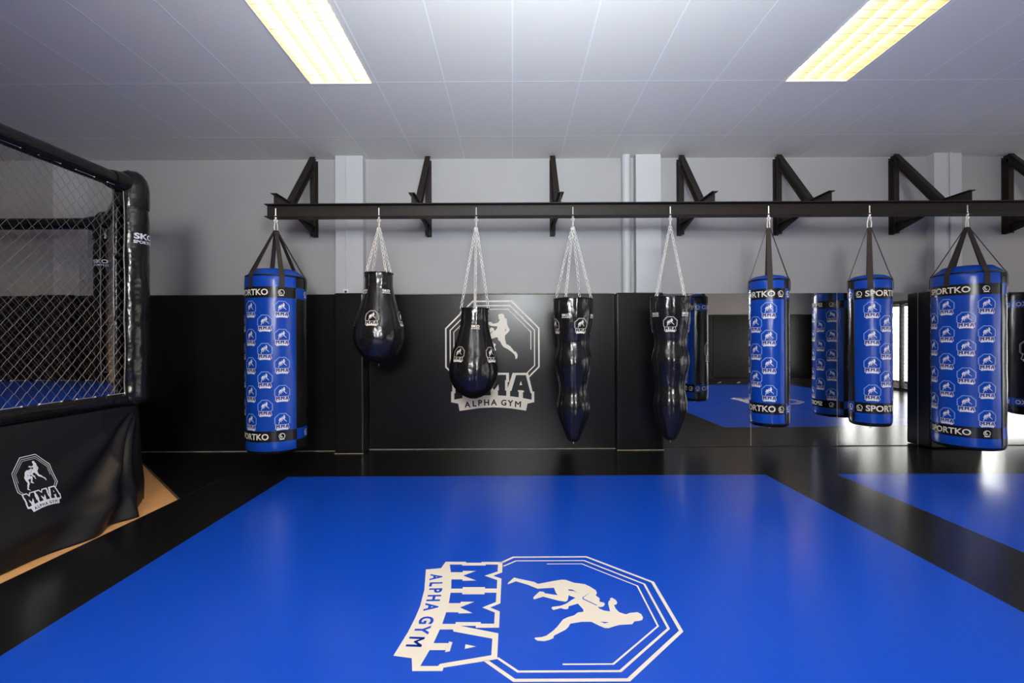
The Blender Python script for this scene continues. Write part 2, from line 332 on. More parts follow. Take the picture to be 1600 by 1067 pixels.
mb = MB(); mb.tube([(-2.15, 6.264, 2.054), (-2.15, 6.259, 2.054)], 0.016, M_frame, 16); mb.build('socket_face', so)

# ------------------------------------------------------------------ wall pads, mirrors
def pad(x0, x1, yf, label, yb=YW-0.005, z1=2.02, seams=(), name='wall_pad', bv=0.02):
    mb = MB(); mb.box((x0+.001, yf, 0.004), (x1-.001, yb, z1), M_pad); o = bevel(mb.build(name), bv, 3)
    tag(o, label, 'wall pad', 'black wall pads')
    return o
pad(-9.15, -5.99, 6.225, 'long black wall pad behind the cage, furthest left')
pad(-5.99, -5.58, 6.10, 'narrow black wall pad wrapped round the column behind the cage')
pad(-5.58, -2.235, 6.225, 'wide black wall pad between the cage and the first white column')
pad(-2.235, -1.868, 6.076, 'narrow black wall pad covering the white column behind the first teardrop bag')
al = pad(-1.868, 1.34, 6.30, 'wide black wall pad in the alcove carrying the large octagon logo', bv=.008)
pad(1.34, 1.945, 6.197, 'black wall pad on the column between the logo panel and the mirrors')
pad(5.355, 6.03, 6.20, 'black column pad between the mirrors behind the large right blue bag')
mb = MB(); mb.box((-1.86, 6.33, 2.021), (1.33, YW, 2.034), M_batten); struct(mb.build('trim_5'))
mb = MB()   # thin sealed edge along the foot of the pads
for x0, x1, y in ((-5.58, -2.235, 6.225), (-2.235, -1.868, 6.076), (-1.868, 1.34, 6.30), (1.34, 1.945, 6.197)):
    mb.box((x0, y-.008, 0.0), (x1, y-.001, 0.008), M_batten)
mb.box((1.945, 6.385, 0.0), (5.355, 6.395, 0.006), M_frame)
struct(mb.build('baseboard_front'))
LOGO_W = 1.155
p = MB(); put(p, xf(art_logo, 1.225, -0.256, 1.32), lambda x, z: (x, 6.2985, z), M_print)
lg = p.build('logo_print', al); lg['label'] = 'cream octagon logo with MMA letters and banner'
p = MB(); put(p, xf(art_word, 1.225, -0.256, 1.32), lambda x, z: (x, 6.2975, z), M_pad); lt = p.build('lettering', lg)

def mirror(x0, x1, label):
    mb = MB(); mb.box((x0+.002, -0.006, 0), (x1-.002, 0, 2.012), M_mirror)
    o = mb.build('wall_mirror'); o.location = (0, 6.395, 0.008); o.rotation_euler = (0.0046, 0, 0)
    e = MB(); e.box((x1-.003, -.0075, 0), (x1+.001, -.0005, 2.012), M_white2); e.build('edge_strip', o)
    tag(o, label, 'mirror', 'mirrors along the wall'); return o
mirror(1.945, 3.148, 'wall mirror beside the black column pad, leftmost of the mirrors')
mirror(3.148, 4.288, 'wall mirror behind the first small blue bag, second from the left')
mirror(4.288, 5.354, 'wall mirror ending at the black column pad behind the second small blue bag')
mirror(6.031, 7.18, 'wall mirror right of the large right blue bag')
mirror(7.18, 8.32, 'wall mirror beyond the right edge of the view')
mirror(8.32, 9.46, 'wall mirror furthest right on the bag wall')

# back and right wall pads (seen in the mirrors)
def bpad(x0, x1, y0, y1, z1, label):
    mb = MB(); mb.box((x0, y0, 0.004), (x1, y1, z1), M_pad); tag(bevel(mb.build('wall_pad'), .015), label, 'wall pad', 'black wall pads')
for i, (x0, x1, z1, lb) in enumerate([(-9.1, -4.6, 2.2, 'tall black wall pad on the far left opposite the bags, outside the view'), (-4.59, 3.4, 2.2, 'tall black wall pad under the window opposite the bags'),
                          (3.41, 7.0, 2.2, 'tall black wall pad opposite the bags, seen in the first mirror'), (7.01, 10.5, 2.2, 'tall black wall pad opposite the bags beside the daylight windows')]):
    bpad(x0, x1, YB+.001, YB+.06, z1, lb)

# ------------------------------------------------------------------ floor mats
ZM = 0.0
def sheet(poly, label, name='black_floor_mat', m=M_black, z0=-0.03, z1=ZM, edge=M_seam, cat='floor mat', group='black floor mats'):
    mb = MB(); mb.prism(poly, z0, z1, m, edge); return tag(mb.build(name), label, cat, group)
g = 0.0015
BX0, BX1, BY0, BY1 = -2.30, 2.615, -1.74, 5.045
# blue rectangle follows the measured edges (slightly tapered)
BL = [(-2.25, BY0), (2.575, BY0), (2.635, BY1), (-2.34, BY1)]
B2 = [(3.27, BY0), (8.3, BY0), (8.3, BY1), (3.385, BY1)]
WX0, WX1 = -3.0, -2.965
sheet([(-4.45+g, 5.79), (-4.08, 5.43), (-3.0+g, 4.36), (-2.34-g, 4.36), (-2.34-g, BY1-g), (9.0, BY1-g), (9.0, BY1+g*2), (9.0, 6.40), (-9.1, 6.40), (-9.1, 5.79)][:3] +
      [(-3.0+g, BY1-g*0), (-2.34, BY1+g), (XR-.02, BY1+g), (XR-.02, 6.40), (-9.1, 6.40), (-9.1, 5.79)],
      'black floor mat strip running along the foot of the bag wall')
sheet([(-3.0+3*g, BY0), (-2.25-g, BY0), (-2.34-g, BY1-g), (-3.0+3*g, BY1-g)], 'black floor mat strip between the cage and the large blue mat')
sheet([(2.575+g, BY0), (3.27-g, BY0), (3.385-g, BY1-g), (2.635+g, BY1-g)], 'black floor mat strip between the two blue mats')
sheet([(8.3+g, BY0), (XR-.02, BY0), (XR-.02, BY1-g), (8.3+g, BY1-g)], 'black floor mat strip at the foot of the daylight windows')
sheet([(-9.1, YB+.06), (XR-.02, YB+.06), (XR-.02, BY0-g), (-9.1, BY0-g)], 'black floor mat strip along the wall opposite the bags')
b1 = sheet(BL, 'large blue floor mat with the cream octagon logo in the foreground', 'blue_floor_mat', M_blue, -0.03, ZM, M_bseam, 'floor mat', 'blue floor mats')
b2 = sheet(B2, 'second blue floor mat entering at the right edge of the view', 'blue_floor_mat', M_blue, -0.03, ZM, M_bseam, 'floor mat', 'blue floor mats')
def floor_logo(par, cx, cy):
    f = lambda u, v: (cx+v*LOGO_W, cy-u*LOGO_W, 0.0012)
    p = MB(); put(p, art_logo, f, M_print); q = p.build('logo_print', par); q['label'] = 'cream octagon logo with two wrestlers and MMA letters'
    p = MB(); put(p, art_word, lambda u, v: (cx+v*LOGO_W, cy-u*LOGO_W, 0.0022), M_blue); p.build('lettering', q)
floor_logo(b1, 0.238, 2.568); floor_logo(b2, 5.85, 1.9)
for i, x in enumerate((5.3, 5.9, 6.5, 7.1)):
    mb = MB(); mb.box((-.02, -.22, 0), (.02, .22, .0015), M_tape); o = mb.build('tape_mark'); o.location = (x, -2.4, 0.0005); o.rotation_euler = (0, 0, R(35))
    tag(o, ('leftmost', 'second from left', 'third from left', 'rightmost')[i]+' of the short white tape stripes seen in the mirror', 'tape', 'tape stripes on the floor')

# ------------------------------------------------------------------ recessed louvred lights
def make_lamp(x, y, label, group):
    t = empty('ceiling_light', (x, y, ZC), 0, label, 'ceiling light', group)
    hw = LW/2-.002; hl = LL/2-.002; lane = (LW-.02)/4
    mb = MB()
    mb.box((-hw, -hl, .09), (hw, hl, .10), M_lampframe)
    for s in (-1, 1):
        mb.box((s*hw-(.008 if s > 0 else 0), -hl, -.004), (s*hw+(0 if s > 0 else .008), hl, .09), M_lampframe)
        mb.box((-hw+.008, s*hl-(.008 if s > 0 else 0), -.004), (hw-.008, s*hl+(0 if s > 0 else .008), .09), M_lampframe)
    mb.build('housing', t)
    for i in range(4):
        cx = -LW/2+.01+lane*(i+.5); mb = MB(); vs = []; n = 10
        for k in range(n+1):
            a = -1+2*k/n; X = cx+a*lane*.49; Z = .002+.080*(1-abs(a)**3)
            vs += [(X, -hl+.009, Z), (X, hl-.009, Z)]
        mb.add(vs, [(2*k, 2*k+1, 2*k+3, 2*k+2) for k in range(n)], M_refl)
        rf = mb.build('reflector', t, smooth=True, recalc=False)
        tb = MB(); tb.tube([(cx, -hl+.03, .060), (cx, hl-.03, .060)], 0.013, M_tube, 10); tb.build("tube", t, smooth=True, angle=50)
        lb = MB(); vs = []; fs = []; n_ = 0
        for k in range(13):
            Y = hl-.055-k*.0925
            if Y < -hl+.01: break
            z0, z1 = 0.0, .042; o_ = n_*6; n_ += 1
            vs += [(cx-lane*.49, Y-.004, z0), (cx+lane*.49, Y-.004, z0), (cx+lane*.49, Y, z1), (cx-lane*.49, Y, z1), (cx-lane*.49, Y+.002, z0), (cx+lane*.49, Y+.002, z0)]
            fs += [tuple(o_+q for q in f) for f in ((0, 1, 2, 3), (4, 3, 2, 5), (0, 4, 5, 1))]
            if k: fs += [(o_-6, o_+4, o_+3, o_-3), (o_-5, o_-4, o_+2, o_+5)]
        lb.add(vs, fs, M_blade)
        lb.build('louvre', t)
    return t
L0 = make_lamp(LX[1], LY[0], 'bright louvred strip light in the ceiling, the left one of the two', 'ceiling lights')
names = {(2, 0): 'yellowish louvred strip light in the ceiling, the right one of the two'}
for i, x in enumerate(LX):
    for j, y in enumerate(LY):
        if (i, j) == (1, 0): continue
        c = copy_tree(L0); c.location = (x, y, ZC)
        c['label'] = names.get((i, j), 'ceiling light outside the view, %s, %s' % (('over the cage', 'left of centre', 'right of centre', 'by the windows')[i], ('nearest the bags', 'over the camera', 'by the back wall')[j]))

# ------------------------------------------------------------------ steel beam, brackets, eye bolts
BZT = 2.913; BZB = 2.770; BYC = 5.33
def ibeam(mb, x0, x1, yc, z0, z1, wdt, tf=.010, tw=.008):
    mb.box((x0, yc-wdt/2, z1-tf), (x1, yc+wdt/2, z1), M_steel); mb.box((x0, yc-wdt/2, z0), (x1, yc+wdt/2, z0+tf), M_steel)
    mb.box((x0, yc-tw/2, z0+tf), (x1, yc+tw/2, z1-tf), M_steel)
mb = MB(); ibeam(mb, -2.69, 9.4, BYC, BZB, BZT, 0.14)
beam = tag(bevel(mb.build('steel_beam'), .003), 'long dark steel I-beam on wall brackets from which the punching bags hang', 'beam')
BAGX = [-2.58, -1.45, -0.385, 0.673, 1.739, 2.815, 3.92, 4.99, 6.40, 8.05]
for x in BAGX:
    mb = MB(); mb.tube([(x, 5.295, BZB-.02), (x, 5.295, BZT-.045)], .0065, M_chain, 8); mb.tube([(x, 5.295, BZB-.008), (x, 5.295, BZB-.001)], .014, M_chain, 6)
    mb.tube([(x, 5.295, BZB+.011), (x, 5.295, BZB+.019)], .013, M_chain, 6)
    mb.tube([(x+.017*math.cos(a), 5.295, BZB-.036+.017*math.sin(a)) for a in [2*PI*k/14 for k in range(14)]], .005, M_chain, 6, closed=True)
    e = mb.build('eye_bolt', beam, smooth=True, angle=40); e['label'] = 'zinc eye bolt'
def bracket(x, label):
    t = empty('wall_bracket', (x, YW, BZT), 0, label, 'bracket', 'steel wall brackets'); W = .067
    def chan(mb, M, L, D):   # H profile of width W along local z, depth D
        for a, b in (((0, 0, 0), (W, .008, L)), ((0, D-.008, 0), (W, D, L)), ((W/2-.004, .008, 0), (W/2+.004, D-.008, L))): mb.box(a, b, M_steel, M)
    mb = MB(); chan(mb, Matrix.Translation((0, -.10, -.125)), .985, .10)
    mb.build('post', t)
    mb = MB(); Y1 = -1.13; h = .12     # horizontal arm along -Y
    mb.box((0, Y1, 0.0), (W, -.10, .008), M_steel); mb.box((W/2-.004, Y1, .008), (W/2+.004, -.10, h-.008), M_steel); mb.box((0, Y1-.01, h-.008), (W, -.10, h), M_steel)
    mb.build('arm', t)
    mb = MB(); a = Vector((0, -.02, .93)); b = Vector((0, -.74, .10)); d = b-a; L = d.length; ang = math.atan2(d.y, -d.z)
    M = Matrix.Translation(a) @ Matrix.Rotation(-(PI-0)+0, 4, 'X') @ Matrix.Rotation(0, 4, 'X')
    # build along direction d explicitly
    dn = d.normalized(); nn = Vector((0, -dn.z, dn.y)) * -1   # normal, points down/out
    def P(u, wv, x_): q = a+dn*u+nn*wv; return (x_, q.y, q.z)
    def slab(w0, w1, x0, x1):
        vs = [P(0, w0, x0), P(0, w0, x1), P(0, w1, x1), P(0, w1, x0), P(L, w0, x0), P(L, w0, x1), P(L, w1, x1), P(L, w1, x0)]
        mb.add(vs, [(0, 1, 2, 3), (4, 7, 6, 5), (0, 4, 5, 1), (1, 5, 6, 2), (2, 6, 7, 3), (3, 7, 4, 0)], M_steel)
    slab(-.05, -.042, 0, W); slab(.042, .05, 0, W); slab(-.042, .042, W/2-.004, W/2+.004)
    mb.build('diagonal_brace', t)
    mb = MB(); mb.add([(W/2-.004, -.10, 0), (W/2+.004, -.10, 0), (W/2-.004, -.10, -.115), (W/2+.004, -.10, -.115), (W/2-.004, -.62, 0), (W/2+.004, -.62, 0)],
                      [(0, 2, 4), (1, 5, 3), (2, 3, 5, 4), (0, 1, 3, 2), (0, 4, 5, 1)], M_steel)
    mb.build('gusset', t)
for x, s in ((-2.627, 'steel wall bracket above the left end of the beam'), (-1.123, 'steel wall bracket between the two teardrop bags'), (.508, 'steel wall bracket seen almost head on, left of the first wavy bag'),
             (2.190, 'steel wall bracket right of the middle white column'), (3.468, 'steel wall bracket between the two small blue bags'), (5.002, 'steel wall bracket left of the large right blue bag'),
             (6.50, 'steel wall bracket cut by the right edge of the view'), (8.05, 'steel wall bracket beyond the right edge of the view')): bracket(x, s)

# ------------------------------------------------------------------ punching bags
def carabiner(t, z1, z0):
    mb = MB(); h = (z1-z0)/2; zc = (z1+z0)/2; pts = []
    for k in range(20):
        a = 2*PI*k/20; wv = .022 + .007*(-math.sin(a)); pts.append((wv*math.cos(a), 0.004*math.cos(a), zc+h*math.sin(a)))
    mb.tube(pts, .0058, M_chain, 8, closed=True)
    o = mb.build('carabiner', t, smooth=True); o['label'] = 'zinc snap hook'; return o
def lathe(mb, prof, n, matfn, wob=0.0, sid=0.0, lobes=0):
    vs = []; rows = len(prof)
    for j, (r, z) in enumerate(prof):
        for k in range(n):
            a = 2*PI*k/n; rr = r
            if r > .03: rr += wob*noise.noise(Vector((math.cos(a)*2.2, math.sin(a)*2.2, z*5+sid)))+wob*.5*noise.noise(Vector((math.cos(a)*7, math.sin(a)*7, z*3+sid)))
            if lobes and r > .03: rr -= r*.028*(abs(math.cos(a*lobes/2))**8)
            vs.append((rr*math.cos(a), rr*math.sin(a), z))
    o = len(mb.v); mb.v += vs
    for j in range(rows-1):
        for k in range(n):
            l = (k+1) % n; mb.f.append((o+j*n+k, o+j*n+l, o+(j+1)*n+l, o+(j+1)*n+k))
            mb.m.append(mb.mi(matfn(2*PI*(k+.5)/n, (prof[j][1]+prof[j+1][1])/2, j)))
def prof_r(prof, z):
    for (r0, z0), (r1, z1) in zip(prof, prof[1:]):
        lo, hi = min(z0, z1), max(z0, z1)
        if lo <= z <= hi and hi > lo: return r0+(r1-r0)*(z-z0)/(z1-z0)
    return prof[-1][0]
def blue_bag(kind, sid):
    big = kind == 'large'
    r = .305 if big else .197; zb = .232 if big else .475; zt = 2.20 if big else 2.11
    zs = 2.10 if big else 2.045; up = (1.925 if big else 1.893); lo = (.425 if big else .672); bh = .0575
    t = empty('punching_bag', (0, 5.30, 0), 0)
    prof = [(0.001, zb+.012), (r*.5, zb+.004), (r*.86, zb), (r*.95, zb+.012), (r*.99, zb+.04), (r, zb+.08)]
    z = zb+.12; cuts = sorted([lo-bh, lo+bh, up-bh, up+bh])
    zz = [z+i*(zs-.05-z)/24 for i in range(25)]; zz = sorted([q for q in zz if all(abs(q-c) > .02 for c in cuts)]+cuts)
    prof += [(r, q) for q in zz]; prof += [(r*.995, zs-.02), (r*.975, zs), (r*.955, zs+.008), (r*.90, zs+.03), (r*.70, zt-.015), (r*.3, zt), (0.001, zt+.002)]
    def mf(a, z, j):
        a = (a+PI) % (2*PI)-PI; front = abs(a) < PI/2; band = abs(z-lo) < bh or abs(z-up) < bh
        if z < zb+.038: return M_vblack
        if z > zs+.012: return M_vblue
        if front: return M_vblack if band else M_vblue
        return M_vblue if band else M_vblack
    mb = MB(); lathe(mb, prof, 96, mf, .0045 if big else .003, sid)
    body = mb.build('bag_cover', t, smooth=True)
    # piping: shoulder ring, two vertical seams
    mb = MB(); mb.tube([(r*.972*math.cos(2*PI*k/64), r*.972*math.sin(2*PI*k/64), zs+.004) for k in range(64)], .010, M_vblack, 6, closed=True)
    for s in (-1, 1): mb.tube([(0.0, s*(r+.003), zb+.06+(zs-zb-.06)*k/12) for k in range(13)], .0045, M_vblack, 6)
    mb.build('piping', t, smooth=True)
    # printed marks
    def wrap(a0, z0, off=.0035): return lambda u, v: ((r+off)*math.cos(a0+u/r), (r+off)*math.sin(a0+u/r), z0+v)
    mb = MB(); sp = 31 if big else 41; LG = .152
    cols = [(-2*sp, 0), (-sp, 1), (0, 0), (sp, 1), (2*sp, 0)] if big else [(-sp, 0), (0, 1), (sp, 0)]
    n = 5 if big else 4; step = .293; ztop = up-.165
    for a, st in cols:
        for k in range(n-st):
            f_ = wrap(R(a), ztop-step*k-(step/2 if st else 0))
            put(mb, xf(art_badge_ring, LG), f_, M_ring); put(mb, xf(art_badge_fill, LG), f_, M_navy); put(mb, xf(art_badge, LG), f_, M_white)
    mb.build('printed_logos', body)
    mb = MB(); ta = .40/2/r; em = (R(61) if big else R(75))
    for z0 in (up, lo):
        put(mb, art_sportko, wrap(0, z0), M_print)
        for s in (-1, 1): put(mb, art_emblem, wrap(s*em, z0), M_print)
        put(mb, art_sportko, wrap(PI, z0), M_print)
        for s in (-1, 1): put(mb, art_emblem, wrap(PI+s*em, z0), M_print)
    mb.build('brand_lettering', body)
    mb = MB(); put(mb, xf(art_badge_l, .30), wrap(PI, 1.25), M_print); mb.build('printed_logo', body)
    # straps
    ns = 6 if big else 4; a00 = 2 if big else 45; za = 2.622
    for k in range(ns):
        a = R(a00+k*360/ns); c, s_ = math.cos(a), math.sin(a); mb = MB(); hw = .026
        path = [(.014, za, .72), (r*.90, zs+.045, 1), (r*.975+.006, zs+.008, 1), (r+.007, zs-.03, 1), (r+.006, up+bh+.01, 1), (r+.006, up+bh-.012, 1)]
        vs = []
        for (q, z, wf) in path:
            for sg in (-1, 1):
                x = q*c - sg*hw*wf*s_; y = q*s_ + sg*hw*wf*c; vs.append((x, y, z)); vs.append((x+.004*c, y+.004*s_, z+.005) if q < r*.95 else (x+.003*c, y+.003*s_, z))
        fs = []
        for i in range(len(path)-1):
            b = i*4; n_ = b+4; fs += [(b, b+2, n_+2, n_), (b+1, n_+1, n_+3, b+3), (b, n_, n_+1, b+1), (b+2, b+3, n_+3, n_+2)]
        fs += [(0, 1, 3, 2), (len(vs)-4, len(vs)-2, len(vs)-1, len(vs)-3)]
        mb.add(vs, fs, M_strap); mb.build('strap', t)
    carabiner(t, 2.742, 2.612)
    mb = MB(); mb.tube([(.016*math.cos(a), 0, 2.614+.010*math.sin(a)) for a in [2*PI*k/12 for k in range(12)]], .004, M_chain, 6, closed=True)
    mb.build('strap_ring', t)
    mb = MB(); mb.tube([(.018*math.cos(a), 0, zb-.016+.020*math.sin(a)) for a in [2*PI*k/14 for k in range(14)]], .0035, M_chain, 6, closed=True)
    mb.build('bottom_ring', t)
    return t
def face_rz(x, off): return math.atan2(-5.30, -x)+R(off)
def place_bag(t, x, off, label, group, tiltx=0.0):
    t.location = (x, 5.30, 0); t.rotation_euler = (0, 0, face_rz(x, off)); tag(t, label, 'punching bag', group); return t
big = blue_bag('large', 3.1); small = blue_bag('small', 8.2)
GB = 'hanging punching bags'
place_bag(big, BAGX[0], -52, 'large blue punching bag with octagon logos hanging at the left end of the beam', GB)
place_bag(small, BAGX[5], -41, 'slim blue punching bag with small logos, first to the right of the wavy bags', GB)
place_bag(copy_tree(small), BAGX[6], 47, 'slim blue punching bag with a black left side, nearest to the last large bag', GB)
place_bag(copy_tree(big), BAGX[7], -33, 'large blue punching bag nearest the right edge of the view', GB)
place_bag(copy_tree(small), BAGX[8], 92, 'slim blue punching bag outside the view, reflected in the mirror beside the column pad', GB)
place_bag(copy_tree(big), BAGX[9], 104, 'large blue bag outside the view whose black back shows in the rightmost mirror', GB)

def chain(t, a, b, z_label=None):
    a = Vector(a); b = Vector(b); d = b-a; L = d.length; n = max(2, round(L/.046)); dn = d/L; mb = MB()
    up = Vector((0, 0, 1)) if abs(dn.z) < .95 else Vector((1, 0, 0)); s1 = dn.cross(up).normalized(); s2 = dn.cross(s1)
    pl = L/n
    for i in range(n):
        c = a+dn*(pl*(i+.5)); sd = (s1+s2).normalized() if i % 2 else (s1-s2).normalized(); pts = []
        hl = pl*.5+.006
        for k in range(12):
            q = 2*PI*k/12; pts.append(c+dn*(hl*math.sin(q)*(1 if abs(math.sin(q)) > .9 else .92))+sd*(.0135*math.cos(q)))
        mb.tube(pts, .0040, M_chain, 5, closed=True)
    o = mb.build('chain', t, smooth=True); return o
def black_bag(kind, sid, chain_off, rim_r, logo_rot, base=None):
    t = empty('teardrop_bag' if kind == 'drop' else 'body_shape_bag', (0, 5.30, 0), 0)
    z0 = 0.0
    if kind == 'drop':   # z measured from the rim (0) downwards
        P = [(0.0, .150), (-.03, .148), (-.16, .152), (-.215, .162), (-.30, .182), (-.40, .212), (-.50, .240), (-.60, .262), (-.68, .270), (-.74, .266), (-.80, .250), (-.86, .218), (-.91, .176), (-.945, .130), (-.97, .080), (-.985, .030), (-.988, .001)]
        lz = -.49; sz = -.215; LG = .14; lobes = 8
    else:
        P = [(0.0, .212), (-.03, .214), (-.10, .216), (-.20, .212), (-.30, .200), (-.40, .182), (-.47, .170), (-.54, .174), (-.62, .194), (-.68, .201), (-.74, .198), (-.83, .180), (-.92, .160), (-.98, .154), (-1.04, .160), (-1.12, .178), (-1.18, .182), (-1.24, .176), (-1.32, .152), (-1.40, .120), (-1.48, .088), (-1.53, .066), (-1.555, .04), (-1.56, .001)]
        lz = -.29; sz = -.20; LG = .14; lobes = 8
    # smooth the profile
    Q = []
    for i in range(len(P)-1):
        p0 = P[max(0, i-1)]; p1 = P[i]; p2 = P[i+1]; p3 = P[min(len(P)-1, i+2)]
        for k in range(4):
            u = k/4; f = lambda a, b, c, d: .5*((2*b)+(-a+c)*u+(2*a-5*b+4*c-d)*u*u+(-a+3*b-3*c+d)*u**3)
            Q.append((max(.001, f(p0[1], p1[1], p2[1], p3[1])), f(p0[0], p1[0], p2[0], p3[0])))
    Q.append((P[-1][1], P[-1][0]))
    prof = [(0.001, -.012), (Q[0][0]-.012, -.012)]+Q
    mb = MB(); lathe(mb, prof, 96, lambda a, z, j: M_leather, .006, sid, lobes)
    body = mb.build('bag_cover', t, smooth=True, angle=60)
    def rz(z):
        for (r0, a), (r1, b) in zip(Q, Q[1:]):
            if b <= z <= a and a > b: return r0+(r1-r0)*(z-a)/(b-a)
        return .1
    # stitched vertical seams between panels
    mb = MB()
    for k in range(lobes):
        a = 2*PI*(k)/lobes
        pts = [(max(.004, q[0]*.972+.0015)*math.cos(a), max(.004, q[0]*.972+.0015)*math.sin(a), q[1]) for q in Q[1:-2:2]]
        mb.tube(pts, .0028, M_leather, 5)
    mb.build('seam_piping', body, smooth=True)
    mb = MB(); rr = Q[0][0]; mb.tube([((rr+.001)*math.cos(2*PI*k/48), (rr+.001)*math.sin(2*PI*k/48), -.004) for k in range(48)], .007, M_leather, 6, closed=True)
    mb.build('rim', t, smooth=True)
    mb = MB(); mb2 = MB()
    def wrap(a0, zc):
        def f(u, v):
            z = zc+v; r = rz(z)+.006; a = a0+u/(rz(zc)); return (r*math.cos(a), r*math.sin(a), z)
        return f
    for k in range(4):
        art = cut(xf(art_badge_l, LG), .03, 1)
        put(mb, art, wrap(R(logo_rot+90*k), lz), M_print)
        put(mb2, xf(art_sk, .48), wrap(R(logo_rot+45+90*k), sz), M_print)
    mb.build('printed_logos', body); mb2.build('brand_lettering', body)
    mb = MB(); zb = P[-1][0]; mb.tube([(.013*math.cos(a), 0, zb-.010+.013*math.sin(a)) for a in [2*PI*k/12 for k in range(12)]], .0025, M_chain, 6, closed=True); mb.build('bottom_ring', t)
    return t
def hang_black(t, x, ztop, offs, chains, label, tilt=0.0, group=GB):
    """origin moved to the hook so that the bag can lean a little about it"""
    t.location = (x, 5.30, ztop); t.rotation_euler = (0, 0, face_rz(x, 0)); tag(t, label, 'punching bag', group)
    if tilt:
        H = Vector((x, 5.30, 2.735)); Mw = Matrix.Translation((x, 5.30, ztop)) @ Matrix.Rotation(face_rz(x, 0), 4, 'Z')
        t.matrix_world = Matrix.Translation(H) @ Matrix.Rotation(-tilt, 4, 'Y') @ Matrix.Translation(-H) @ Mw
    za = 2.655-ztop; rr = .150 if t.name.startswith('teardrop') else .210
    carabiner(t, 2.742-ztop, za-.004)
    for c in chains:
        a = R(c); chain(t, (.006*math.cos(a), .006*math.sin(a), za), (rr*math.cos(a), rr*math.sin(a), -.008))
    mb = MB()
    for c in chains:
        a = R(c); M = Matrix.Rotation(a, 4, 'Z'); mb.box((rr-.010, -.022, -.055), (rr+.009, .022, .004), M_leather, M)
    mb.build('chain_tabs', t)
d1 = black_bag('drop', 1.0, 0, .15, -17); hang_black(d1, BAGX[1], 2.153, 0, (-61, 29, 119, 209), 'black leather teardrop bag on chains hung high, beside the large left blue bag', -0.006)
d2 = black_bag('drop', 5.0, 0, .15, -41); hang_black(d2, BAGX[2], 1.765, 0, (-88, 2, 92, 182), 'black leather teardrop bag hung low in front of the wall logo', -0.022)
w1 = black_bag('wavy', 2.0, 0, .21, 24); hang_black(w1, BAGX[3], 1.862, 0, (-112, -22, 68, 158), 'wavy black body-shaped bag on four spread chains, right of the wall logo', -0.002)
w2 = black_bag('wavy', 6.0, 0, .21, 0); hang_black(w2, BAGX[4], 1.875, 0, (-45, 45, 135, 225), 'wavy black body-shaped bag on paired chains in front of the first mirror', -0.004)

# ------------------------------------------------------------------ octagon cage
s = 1.923
PV = [(-3.47, 2.497), (-3.47, 4.42), (-4.83, 5.78), (-6.753, 5.78), (-8.113, 4.42), (-8.113, 2.497), (-6.753, 1.137), (-4.83, 1.137)]
CC = Vector((-5.79, 3.458, 0)); ZF = 0.955; ZR = 2.83
cage = empty('octagon_cage', (CC.x, CC.y, -0.03), 0, 'raised black fighting cage with chain-link mesh, padded posts and a vinyl skirt', 'fighting cage')
OFF = Vector((CC.x, CC.y, -0.03))
def ch(o, par=None):
    o.parent = par or cage
    if par is None: o.location = -OFF
    return o
mb = MB()
inn = [(CC.x+(x-CC.x)*.985, CC.y+(y-CC.y)*.985) for x, y in PV]
mb.prism(inn, ZF-.06, ZF, M_blue, M_blue); o = ch(mb.build('cage_floor')); o['label'] = 'blue canvas floor'
# padded bolster round the floor edge and padded top rail
for nm, z, r in (('floor_bolster', .895, .062), ('top_rail', ZR, .068)):
    for i in range(8):
        a = Vector((*PV[i], z)); b = Vector((*PV[(i+1) % 8], z)); d = (b-a).normalized(); mb = MB()
        rs = [r*(1+.05*noise.noise(Vector((i*3.1, k*.7, z)))) for k in range(17)]
        mb.tube([a+(b-a)*k/16 for k in range(17)], rs, M_cagepad, 14); ch(mb.build(nm, smooth=True, angle=60))
for i in (0, 1, 2):
    for e0, e1 in ((i, (i+1) % 8), ((i+1) % 8, i)):
        a = Vector((*PV[e0], ZR)); b = Vector((*PV[e1], ZR)); d = (b-a).normalized(); mb = MB()
        mb.tube([a+d*.02, a+d*.12, a+d*.20, a+d*.23], [.098, .092, .083, .076], M_cagepad, 16); ch(mb.build('rail_sleeve', smooth=True, angle=60))
# chain-link panels: one mesh, eight copies
def chainlink(wd, ht, pw=.090, ph=.095, r=.0021):
    mb = MB(); nc = int(round(wd/pw*2)); nr = int(round(ht/ph*2)); cw = wd/nc; rh = ht/nr
    for c in range(nc):
        x0 = cw*(c); pts = []
        for k in range(nr+1):
            xx = x0+(cw if (k+c) % 2 else 0.0); pts.append((xx, .003*(1 if (k+c) % 2 else -1), k*rh))
        mb.tube(pts, r, M_wire, 4, cap=False)
    return mb
cl = chainlink(s-.14, ZR-.05-ZF); first = None
for i in range(8):
    a = Vector((*PV[i], 0)); b = Vector((*PV[(i+1) % 8], 0)); d = (b-a).normalized()
    if first is None: first = cl.build('chain_link_mesh'); o = first
    else: o = first.copy(); C.objects.link(o)
    o.parent = cage; q = a+d*.07; o.location = Vector((q.x, q.y, ZF))-OFF; o.rotation_euler = (0, 0, math.atan2(d.y, d.x)); o['label'] = 'galvanised chain-link mesh'
